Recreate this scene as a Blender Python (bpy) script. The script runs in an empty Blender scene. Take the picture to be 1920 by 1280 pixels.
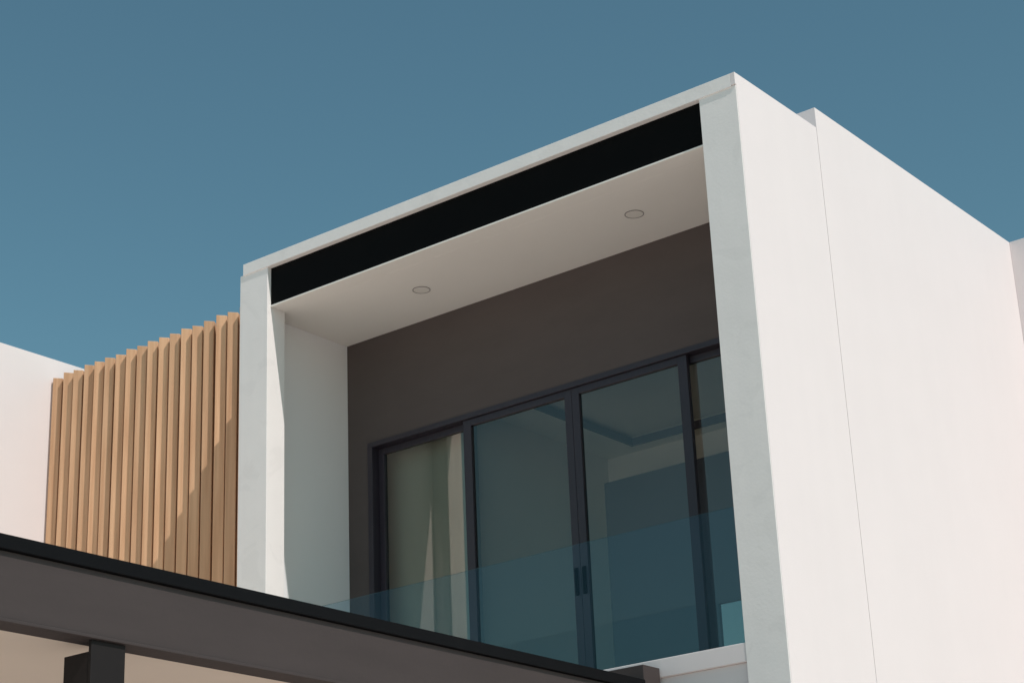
import bpy, bmesh, math, random
from mathutils import Matrix, Vector

H = 9.6            # height of the roof edge above the ground; z below is given relative to it
scene = bpy.context.scene
COL = scene.collection

# ------------------------------------------------------------------ materials
def new_mat(name):
    m = bpy.data.materials.new(name); m.use_nodes = True
    nt = m.node_tree; nt.nodes.clear()
    return m, nt, nt.nodes, nt.links

def surf(name, color, rough=0.8, var=0.05, scale=1.5, bump=0.0, bscale=60, spec=0.3, stretch=(1,1,1), streak=0.0, metallic=0.0, patch=0.0):
    m, nt, N, L = new_mat(name)
    out = N.new('ShaderNodeOutputMaterial'); b = N.new('ShaderNodeBsdfPrincipled')
    L.new(b.outputs[0], out.inputs[0])
    b.inputs['Roughness'].default_value = rough
    b.inputs['Metallic'].default_value = metallic
    b.inputs['Specular IOR Level'].default_value = spec
    tc = N.new('ShaderNodeTexCoord'); mp = N.new('ShaderNodeMapping')
    mp.inputs['Scale'].default_value = stretch
    L.new(tc.outputs['Object'], mp.inputs['Vector'])
    n1 = N.new('ShaderNodeTexNoise'); n1.inputs['Scale'].default_value = scale; n1.inputs['Detail'].default_value = 6
    n1.inputs['Roughness'].default_value = 0.62
    L.new(mp.outputs[0], n1.inputs['Vector'])
    mr = N.new('ShaderNodeMapRange')
    mr.inputs['From Min'].default_value = 0.25; mr.inputs['From Max'].default_value = 0.75
    mr.inputs['To Min'].default_value = 1 - var; mr.inputs['To Max'].default_value = 1 + var
    L.new(n1.outputs['Fac'], mr.inputs['Value'])
    val = mr.outputs[0]
    if streak > 0:
        mp2 = N.new('ShaderNodeMapping'); mp2.inputs['Scale'].default_value = (3, 3, 0.25)
        L.new(tc.outputs['Object'], mp2.inputs['Vector'])
        n2 = N.new('ShaderNodeTexNoise'); n2.inputs['Scale'].default_value = 1.2; n2.inputs['Detail'].default_value = 4
        L.new(mp2.outputs[0], n2.inputs['Vector'])
        mr2 = N.new('ShaderNodeMapRange'); mr2.inputs['From Min'].default_value = .35; mr2.inputs['From Max'].default_value = .75
        mr2.inputs['To Min'].default_value = 1.0; mr2.inputs['To Max'].default_value = 1 - streak
        L.new(n2.outputs['Fac'], mr2.inputs['Value'])
        mu = N.new('ShaderNodeMath'); mu.operation = 'MULTIPLY'
        L.new(val, mu.inputs[0]); L.new(mr2.outputs[0], mu.inputs[1]); val = mu.outputs[0]
    if patch > 0:
        n3 = N.new('ShaderNodeTexNoise'); n3.inputs['Scale'].default_value = 2.3; n3.inputs['Detail'].default_value = 3
        n3.inputs['Distortion'].default_value = 1.2
        L.new(tc.outputs['Object'], n3.inputs['Vector'])
        mr3 = N.new('ShaderNodeMapRange'); mr3.inputs['From Min'].default_value = .56; mr3.inputs['From Max'].default_value = .61
        mr3.inputs['To Min'].default_value = 1.0; mr3.inputs['To Max'].default_value = 1 - patch
        L.new(n3.outputs['Fac'], mr3.inputs['Value'])
        mu = N.new('ShaderNodeMath'); mu.operation = 'MULTIPLY'
        L.new(val, mu.inputs[0]); L.new(mr3.outputs[0], mu.inputs[1]); val = mu.outputs[0]
    vm = N.new('ShaderNodeVectorMath'); vm.operation = 'SCALE'
    vm.inputs[0].default_value = color
    L.new(val, vm.inputs['Scale']); L.new(vm.outputs[0], b.inputs['Base Color'])
    if bump > 0:
        nb = N.new('ShaderNodeTexNoise'); nb.inputs['Scale'].default_value = bscale; nb.inputs['Detail'].default_value = 5
        L.new(tc.outputs['Object'], nb.inputs['Vector'])
        nc = N.new('ShaderNodeTexNoise'); nc.inputs['Scale'].default_value = 1.7; nc.inputs['Detail'].default_value = 3
        L.new(tc.outputs['Object'], nc.inputs['Vector'])
        ad = N.new('ShaderNodeMath'); ad.operation = 'MULTIPLY_ADD'; ad.inputs[1].default_value = 6.0
        L.new(nc.outputs['Fac'], ad.inputs[0]); L.new(nb.outputs['Fac'], ad.inputs[2])
        bp = N.new('ShaderNodeBump'); bp.inputs['Strength'].default_value = bump; bp.inputs['Distance'].default_value = 0.01
        L.new(ad.outputs[0], bp.inputs['Height']); L.new(bp.outputs[0], b.inputs['Normal'])
    return m

def glass(name, tint, refl, refl_col):
    m, nt, N, L = new_mat(name)
    out = N.new('ShaderNodeOutputMaterial')
    t = N.new('ShaderNodeBsdfTransparent'); t.inputs[0].default_value = (*tint, 1)
    g = N.new('ShaderNodeBsdfGlossy'); g.inputs['Color'].default_value = (*refl_col, 1); g.inputs['Roughness'].default_value = 0.0
    lw = N.new('ShaderNodeLayerWeight'); lw.inputs['Blend'].default_value = 0.33
    mr = N.new('ShaderNodeMapRange'); mr.inputs['To Min'].default_value = refl; mr.inputs['To Max'].default_value = 1
    L.new(lw.outputs['Fresnel'], mr.inputs['Value'])
    mx = N.new('ShaderNodeMixShader'); L.new(mr.outputs[0], mx.inputs[0])
    L.new(t.outputs[0], mx.inputs[1]); L.new(g.outputs[0], mx.inputs[2])
    L.new(mx.outputs[0], out.inputs[0])
    return m

WHITE = surf('white_render', (0.805, 0.73, 0.728), 0.9, var=0.014, scale=0.9, bump=0.10, bscale=90, streak=0.015)
FRONTW = surf('white_render_smudged', (0.90, 0.85, 0.83), 0.85, var=0.022, scale=1.6, bump=0.12, bscale=40, streak=0.03, patch=0.03)
RECESSW = surf('white_recess_paint', (0.90, 0.875, 0.87), 0.9, var=0.012, scale=1.0, bump=0.08)
CEILW = surf('white_ceiling_paint', (0.90, 0.85, 0.80), 0.85, var=0.012, scale=1.2, bump=0.08, bscale=40)
DARKW = surf('dark_brown_render', (0.103, 0.082, 0.078), 0.8, var=0.06, scale=1.3, bump=0.12, bscale=80, stretch=(1,1,3))
FRAME = surf('dark_aluminium', (0.034, 0.027, 0.038), 0.42, var=0.05, scale=3, spec=0.5)
BLACK = surf('black_metal', (0.004, 0.0042, 0.0045), 0.7, var=0.1, scale=2, spec=0.06)
BEAMM = surf('dark_brown_steel_paint', (0.056, 0.043, 0.042), 0.6, var=0.10, scale=1.6, bump=0.12, bscale=30, spec=0.3, stretch=(1,.5,3))
POSTM = surf('dark_post_paint', (0.016, 0.013, 0.013), 0.6, var=0.10, scale=1.6, spec=0.2)
CAPM = surf('black_beam_cap', (0.005, 0.005, 0.006), 0.6, var=0.15, scale=3, spec=0.1)
BEIGE = surf('beige_soffit', (0.78, 0.67, 0.58), 0.85, var=0.03, scale=1.0)
ROOMW = surf('room_wall_paint', (0.84, 0.80, 0.74), 0.9, var=0.02)
ROOMD = surf('room_dark_finish', (0.11, 0.105, 0.135), 0.6, var=0.05)  # dark tone shared by the room panels and the painted shadow gap
ROOMC = surf('room_ceiling_paint', (0.86, 0.82, 0.75), 0.9, var=0.02)
ROOMF = surf('room_floor', (0.60, 0.52, 0.43), 0.5, var=0.1)
REFLW = surf('reflected_wall_tone', (0.33, 0.385, 0.345), 0.9, var=0.02)  # grey-green of the reflected side wall, put into the colour
LENS = surf('downlight_lens', (0.86, 0.81, 0.76), 0.4, var=0.02)
TRIMM = surf('downlight_trim', (0.26, 0.23, 0.22), 0.5, var=0.02)
GROUND = surf('paving', (0.65, 0.565, 0.51), 0.9, var=0.12, scale=0.8)
DGLASS = glass('door_glass', (0.93, 0.94, 0.90), 0.115, (0.96, 0.84, 0.75))
WGLASS = glass('window_glass', (0.45, 0.43, 0.38), 0.05, (1, 1, 1))
RGLASS = glass('rail_glass', (0.77, 0.88, 0.93), 0.008, (0.7, 0.9, 1.0))
EDGEM = surf('glass_edge', (0.04, 0.10, 0.12), 0.4, var=0.02, spec=0.3)

def wood(name, c0, c1):
    m, nt, N, L = new_mat(name)
    out = N.new('ShaderNodeOutputMaterial'); b = N.new('ShaderNodeBsdfPrincipled')
    L.new(b.outputs[0], out.inputs[0]); b.inputs['Roughness'].default_value = 0.6
    b.inputs['Specular IOR Level'].default_value = 0.25
    tc = N.new('ShaderNodeTexCoord'); mp = N.new('ShaderNodeMapping'); mp.inputs['Scale'].default_value = (14, 14, 0.7)
    L.new(tc.outputs['Object'], mp.inputs[0])
    n = N.new('ShaderNodeTexNoise'); n.inputs['Scale'].default_value = 1.4; n.inputs['Detail'].default_value = 8
    L.new(mp.outputs[0], n.inputs['Vector'])
    cr = N.new('ShaderNodeValToRGB'); e = cr.color_ramp.elements
    e[0].position = .3; e[0].color = (*c0, 1); e[1].position = .7; e[1].color = (*c1, 1)
    L.new(n.outputs['Fac'], cr.inputs[0])
    at = N.new('ShaderNodeAttribute'); at.attribute_name = 'tone'
    mr = N.new('ShaderNodeMapRange'); mr.inputs['To Min'].default_value = .90; mr.inputs['To Max'].default_value = 1.12
    L.new(at.outputs['Fac'], mr.inputs['Value'])
    vm = N.new('ShaderNodeVectorMath'); vm.operation = 'SCALE'
    L.new(cr.outputs[0], vm.inputs[0]); L.new(mr.outputs[0], vm.inputs['Scale'])
    L.new(vm.outputs[0], b.inputs['Base Color'])
    return m
WOOD = wood('timber_slats', (0.58, 0.325, 0.185), (0.74, 0.455, 0.275))
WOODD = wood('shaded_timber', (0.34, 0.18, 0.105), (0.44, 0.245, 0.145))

# ------------------------------------------------------------------ mesh helpers
def mesh_obj(name, boxes, mat, parent=None, bevel=0.0, label=None):
    """boxes: list of (x0,x1,y0,y1,z0,z1), z relative to roof edge"""
    bm = bmesh.new()
    for (x0, x1, y0, y1, z0, z1) in boxes:
        r = bmesh.ops.create_cube(bm, size=1.0)
        for v in r['verts']:
            v.co.x = x0 + (v.co.x + .5) * (x1 - x0)
            v.co.y = y0 + (v.co.y + .5) * (y1 - y0)
            v.co.z = z0 + (v.co.z + .5) * (z1 - z0) + H
    me = bpy.data.meshes.new(name); bm.to_mesh(me); bm.free()
    ob = bpy.data.objects.new(name, me); COL.objects.link(ob)
    me.materials.append(mat)
    if bevel > 0:
        md = ob.modifiers.new('edge', 'BEVEL'); md.width = bevel; md.segments = 2; md.limit_method = 'ANGLE'
    if parent: ob.parent = parent
    if label: ob['label'] = label
    return ob

def sheet(name, x0, x1, y, z0, z1, mat):
    bm = bmesh.new()
    bm.faces.new([bm.verts.new((a, y, b + H)) for a, b in ((x0, z0), (x1, z0), (x1, z1), (x0, z1))])
    me = bpy.data.meshes.new(name); bm.to_mesh(me); bm.free(); me.materials.append(mat)
    o = bpy.data.objects.new(name, me); COL.objects.link(o)
    return o

def empty(name, loc, label=None, category=None):
    e = bpy.data.objects.new(name, None); COL.objects.link(e)
    e.location = loc; e.empty_display_size = .3
    if label: e['label'] = label
    if category: e['category'] = category
    return e
def adopt(child, par):
    child.parent = par
    child.matrix_parent_inverse = Matrix.Translation(-Vector(par.location))
G = -H
# ------------------------------------------------------------------ ground
bm = bmesh.new(); bmesh.ops.create_grid(bm, x_segments=4, y_segments=4, size=1500)
me = bpy.data.meshes.new('ground'); bm.to_mesh(me); bm.free(); me.materials.append(GROUND)
g = bpy.data.objects.new('ground', me); COL.objects.link(g); g['kind'] = 'structure'

# ------------------------------------------------------------------ house
house = empty('modern_house', (0, 0, 0), 'white cubic two storey house with framed glass balcony', 'house')
P = house
YB = 1.41
mesh_obj('column', [(-.375, 0, 0, .25, G, -.115), (-.20, -.045, .25, 1.384, G, -.115)], FRONTW, P, 0.004)
mesh_obj('column', [(-6.02, -5.625, 0, .25, G, -.115)], FRONTW, P, 0.004)
mesh_obj('recess_wall', [(-6.02, -5.84, .25, 1.60, G, -.115)], RECESSW, P)
mesh_obj('side_wall', [(-.04, .004, .006, 1.382, G, 0), (-.04, .004, -.012, .006, -.1145, 0)], WHITE, P, 0.002)
mesh_obj('roof_fascia', [(-5.97, -.0405, -.012, .30, -.126, 0)], FRONTW, P, 0.004)
mesh_obj('roof_slab', [(-5.97, -.0405, .30, 1.384, -.1145, 0)], WHITE, P, 0.004)
mesh_obj('shutter_box', [(-5.624, -.376, .05, .22, -.532, -.127)], BLACK, P)
mesh_obj('balcony_ceiling', [(-5.624, -.376, .045, .25, -.550, -.533), (-5.839, -.201, .25, YB, -.550, -.535)], CEILW, P, 0.002)
mesh_obj('dark_wall', [(-5.839, -.201, YB, 1.60, -1.71, -.14), (-5.839, -5.556, YB, 1.60, -4.90, -1.71),
                              (-.36, -.201, YB, 1.60, -4.90, -1.71)], DARKW, P)
mesh_obj('rear_wall', [
    (-.20, 0, 1.398, 9.0, G, .213), (-6.0, -.20, 1.397, 1.405, -.11, .213), (-6.0, -.20, 1.405, 1.56, -.13, .213),
    (-6.0, -5.86, 1.61, 4.1, G, .213)], WHITE, P, 0.003)
mesh_obj('roof', [(-5.86, -.20, 1.56, 4.1, -.1, 0.0)], WHITE, P)
mesh_obj('wing_wall', [(0.001, 5.0, 5.54, 9.0, G, .213)], WHITE, P, 0.003)
mesh_obj('balcony_slab', [(-5.625, -.376, .03, 1.40, -5.25, -5.02), (-5.625, -.376, .004, 1.40, -5.02, -4.87)], WHITE, P, 0.006)
mesh_obj('lower_wall', [(-5.84, -.20, 1.40, 1.60, G, -4.91), (-10.02, -6.03, 1.25, 1.45, G, -.35)], WHITE, P)
for i, (x, y) in enumerate([(-4.23, .77), (-1.63, .77)]):
    bm = bmesh.new(); n = 48
    prof = [(.090, -.550), (.090, -.555), (.084, -.556), (.082, -.551)]
    rings = []
    for k in range(n):
        a = 2 * math.pi * k / n
        rings.append([bm.verts.new((x + r * math.cos(a), y + r * math.sin(a), z + H)) for r, z in prof])
    for k in range(n):
        for j in range(len(prof) - 1):
            bm.faces.new((rings[k][j], rings[(k + 1) % n][j], rings[(k + 1) % n][j + 1], rings[k][j + 1]))
    me = bpy.data.meshes.new('downlight'); bm.to_mesh(me); bm.free(); me.materials.append(TRIMM)
    o = bpy.data.objects.new('downlight', me); COL.objects.link(o); o.parent = P
    bm = bmesh.new()
    c = [bm.verts.new((x + .0825 * math.cos(2*math.pi*k/n), y + .0825 * math.sin(2*math.pi*k/n), -.5525 + H)) for k in range(n)]
    bm.faces.new(list(reversed(c)))
    me = bpy.data.meshes.new('lens'); bm.to_mesh(me); bm.free(); me.materials.append(LENS)
    l = bpy.data.objects.new('lens', me); COL.objects.link(l); l.parent = o

# sliding door
ZT, ZB = -1.71, -4.90
mesh_obj('sliding_door_frame', [
    (-5.556, -.36, 1.395, 1.58, ZT - .055, ZT), (-5.556, -5.49, 1.395, 1.58, ZB, ZT - .055), (-.42, -.36, 1.395, 1.58, ZB, ZT - .055),
    (-5.49, -.42, 1.43, 1.58, ZB, ZB + .05)], FRAME, P, 0.003)
def panel(x0, x1, y0, sl, sr):
    zt, zb = ZT - .057, ZB + .052
    f = mesh_obj('door_panel', [(x0, x0 + sl, y0, y0 + .05, zb, zt), (x1 - sr, x1, y0, y0 + .05, zb, zt),
        (x0 + sl, x1 - sr, y0, y0 + .05, zt - .068, zt), (x0 + sl, x1 - sr, y0, y0 + .05, zb, zb + .09)], FRAME, P, 0.003)
    gl = sheet('glass', x0 + sl - .005, x1 - sr + .005, y0 + .024, zb + .085, zt - .063, DGLASS)
    gl.parent = f
    return f
p1 = panel(-5.485, -4.20, 1.49, .075, .09)
p4 = panel(-1.73, -.425, 1.49, .09, .08)
p2 = panel(-4.286, -2.93, 1.425, .100, .085)
p3 = panel(-2.927, -1.60, 1.425, .085, .10)
for p, xh in ((p2, -2.975), (p3, -2.885)):
    h = mesh_obj('handle', [(xh - .017, xh + .017, 1.405, 1.425, -3.79, -3.53), (xh - .006, xh + .006, 1.39, 1.405, -3.77, -3.55)], BLACK, None, 0.003)
    h.parent = p
# glass balustrade
rail = sheet('glass_balustrade', -5.62, -.378, .12, -4.87, -3.739, RGLASS); rail.parent = P
re_ = mesh_obj('glass_edge', [(-5.62, -.378, .118, .122, -3.739, -3.7375)], EDGEM); re_.parent = rail

# room behind the doors
mesh_obj('room_wall', [(-5.855, -5.80, 1.61, 4.0, -4.95, -1.45), (-.27, -.21, 1.61, 4.0, -4.95, -1.45),
     (-5.80, -3.15, 3.95, 4.0, -4.95, -1.40), (-2.25, -.27, 3.95, 4.0, -4.95, -1.40), (-3.15, -2.25, 3.95, 4.0, -3.3, -1.40), (-3.15, -2.25, 3.95, 4.0, -4.95, -4.3),
     (-4.42, -4.30, 1.612, 3.95, -4.9, -1.50)], ROOMW, P)
mesh_obj('room_ceiling', [(-5.80, -.27, 1.61, 3.95, -1.50, -1.45), (-4.30, -3.83, 1.612, 3.95, -1.60, -1.501), (-3.83, -.275, 3.75, 3.95, -1.60, -1.501)], ROOMC, P)
mesh_obj('shadow_gap_cornice', [(-3.829, -3.80, 1.605, 3.745, -1.605, -1.52), (-3.829, -.28, 3.72, 3.749, -1.606, -1.521)], ROOMD, P)  # dark strips paint the shadow gap along the ceiling drop
mesh_obj('room_dark_panel', [(-3.815, -2.53, 3.16, 3.20, -4.9, -2.15), (-2.53, -1.90, 3.16, 3.20, -3.67, -2.15), (-2.53, -1.90, 3.16, 3.20, -4.9, -4.3),
     (-1.90, -.28, 3.16, 3.20, -4.9, -2.15), (-3.815, -.28, 3.20, 3.9, -2.2, -2.152)], ROOMD, P)  # thin dark panels with an opening, in front of the back wall
bw = sheet('rear_window', -3.15, -2.25, 3.97, -4.3, -3.3, WGLASS); bw.parent = P
mesh_obj('room_floor', [(-5.80, -.27, 1.61, 3.95, -5.0, -4.91)], ROOMF, P)
# added sheet, its colour paints the wall reflected in the first pane: almost flat, with soft folds toward its free edge
bm = bmesh.new(); prev = None
for k in range(161):
    t = k / 160; xx = -5.78 + t * 1.34
    yy = 1.72 + .022 * max(0, t - .55) / .45 * math.sin(t * 2 * math.pi * 7)
    a_, b_ = bm.verts.new((xx, yy, -4.88 + H)), bm.verts.new((xx, yy * .4 + 1.72 * .6, -1.52 + H))
    if prev: bm.faces.new((prev[0], a_, b_, prev[1]))
    prev = (a_, b_)
for f_ in bm.faces: f_.smooth = True
me = bpy.data.meshes.new('reflection_sheet'); bm.to_mesh(me); bm.free(); me.materials.append(REFLW)
cu = bpy.data.objects.new('reflection_sheet', me); COL.objects.link(cu); cu.parent = P

# ------------------------------------------------------------------ timber screen
scr = empty('timber_screen', (-8, .85, 0), 'vertical timber batten screen beside the white balcony frame', 'screen')
bm = bmesh.new()
random.seed(4)
tones = []
x = -9.985
while x < -6.14:
    dx = random.uniform(-.004, .004); zt = random.uniform(-.012, .012)
    r = bmesh.ops.create_cube(bm, size=1.0)
    tw = random.uniform(-.006, .006)
    a = math.radians(27 + random.uniform(-1.5, 1.5)); ca, sa = math.cos(a), math.sin(a)
    for v in r['verts']:
        top = v.co.z > 0
        u = (v.co.x + .5) * .122; w_ = (v.co.y + .5) * .07
        v.co = Vector((x + dx + u * ca - w_ * sa + (tw if top else 0), .79 + u * sa + w_ * ca, (0.02 + zt - (.02 if v.co.x > 0 else 0) if top else -3.9) + H))
    tones.append(random.random())
    x += .184
me = bpy.data.meshes.new('slats'); bm.to_mesh(me); bm.free()
me.materials.append(WOOD)
att = me.attributes.new('tone', 'FLOAT', 'POINT')
for i, t in enumerate(tones):
    for k in range(8): att.data[i * 8 + k].value = t
sl = bpy.data.objects.new('slats', me); COL.objects.link(sl)
md = sl.modifiers.new('edge', 'BEVEL'); md.width = .008; md.segments = 2
adopt(sl, scr)
for z in (-.03, -1.3, -2.5, -3.6):
    rl = mesh_obj('rail', [(-9.98, -6.03, .915, .948, z - .07, z)], WOOD)
    adopt(rl, scr)
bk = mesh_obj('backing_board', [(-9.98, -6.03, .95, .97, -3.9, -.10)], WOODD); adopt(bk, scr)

# ------------------------------------------------------------------ neighbouring house
nb = empty('neighbouring_house', (-12, 0, 0), 'plain white rendered house wall beside the timber screen', 'house')
w = mesh_obj('wall', [(-16, -10.03, -5, 9, G, .262)], WHITE, None, .004); adopt(w, nb)

# ------------------------------------------------------------------ carport
pg = empty('carport', (-1.3, -4, 0), 'dark steel framed carport with beige soffit beside the house', 'carport')
parts = [
 ('side_beam', [(-1.36, -1.18, -10.5, -.26, -5.535, -5.16), (-1.35, -1.165, -10.5, -.26, -5.555, -5.535)], BEAMM),
 ('beam_cap', [(-1.38, -1.15, -10.5, -.26, -5.158, -5.075)], CAPM),
 ('end_beam', [(-9.9, -1.17, -.25, -.02, -5.53, -4.95)], BEAMM),
 ('post', [(-1.215, -1.19, -5.76, -5.51, G, -5.557), (-1.43, -1.216, -5.757, -5.513, G, -5.62)], POSTM),
 ('post', [(-9.6, -9.36, -5.76, -5.51, G, -5.557)], POSTM),
 ('soffit', [(-9.9, -1.362, -10.5, -.26, -5.53, -5.35)], BEIGE),
]
for n, b, m in parts:
    o = mesh_obj(n, b, m, None, .004); adopt(o, pg)

# ------------------------------------------------------------------ light
to_sun = Vector((1, -.20, 1.2)).normalized()
sd = bpy.data.lights.new('sun', 'SUN'); sd.energy = 2.85; sd.angle = math.radians(.5); sd.color = (1, .94, .90)
so = bpy.data.objects.new('sun', sd); COL.objects.link(so); so.location = (10, -3, 25)
so.rotation_euler = to_sun.to_track_quat('Z', 'Y').to_euler()
wd = bpy.data.worlds.new('World'); scene.world = wd; wd.use_nodes = True
nt = wd.node_tree; bg = nt.nodes['Background']
sk = nt.nodes.new('ShaderNodeTexSky'); sk.sky_type = 'NISHITA'; sk.sun_disc = False
sk.sun_elevation = math.asin(to_sun.z); sk.sun_rotation = math.atan2(to_sun.x, to_sun.y)
sk.air_density = 1.0; sk.dust_density = 1.0; sk.ozone_density = 1.0
tint = nt.nodes.new('ShaderNodeVectorMath'); tint.operation = 'MULTIPLY'; tint.inputs[1].default_value = (0.76, 1.075, 0.91)
nt.links.new(sk.outputs[0], tint.inputs[0]); nt.links.new(tint.outputs[0], bg.inputs[0]); bg.inputs[1].default_value = 0.096

# ------------------------------------------------------------------ camera
R = [[0.78288, 0.62087, -0.0403], [-0.25373, 0.25945, -0.93183], [-0.56809, 0.73974, 0.36064]]
cam = bpy.data.cameras.new('camera'); co = bpy.data.objects.new('camera', cam); COL.objects.link(co)
r, d, f = Vector(R[0]), Vector(R[1]), Vector(R[2])
M = Matrix(((r.x, -d.x, -f.x, 7.2865), (r.y, -d.y, -f.y, -12.7763), (r.z, -d.z, -f.z, -8.0119 + H), (0, 0, 0, 1)))
co.matrix_world = M
cam.sensor_width = 36; cam.lens = 3607.92 / 1920 * 36; cam.clip_end = 4000
scene.camera = co
scene.view_settings.view_transform = 'Standard'; scene.view_settings.look = 'None'; scene.view_settings.exposure = 0
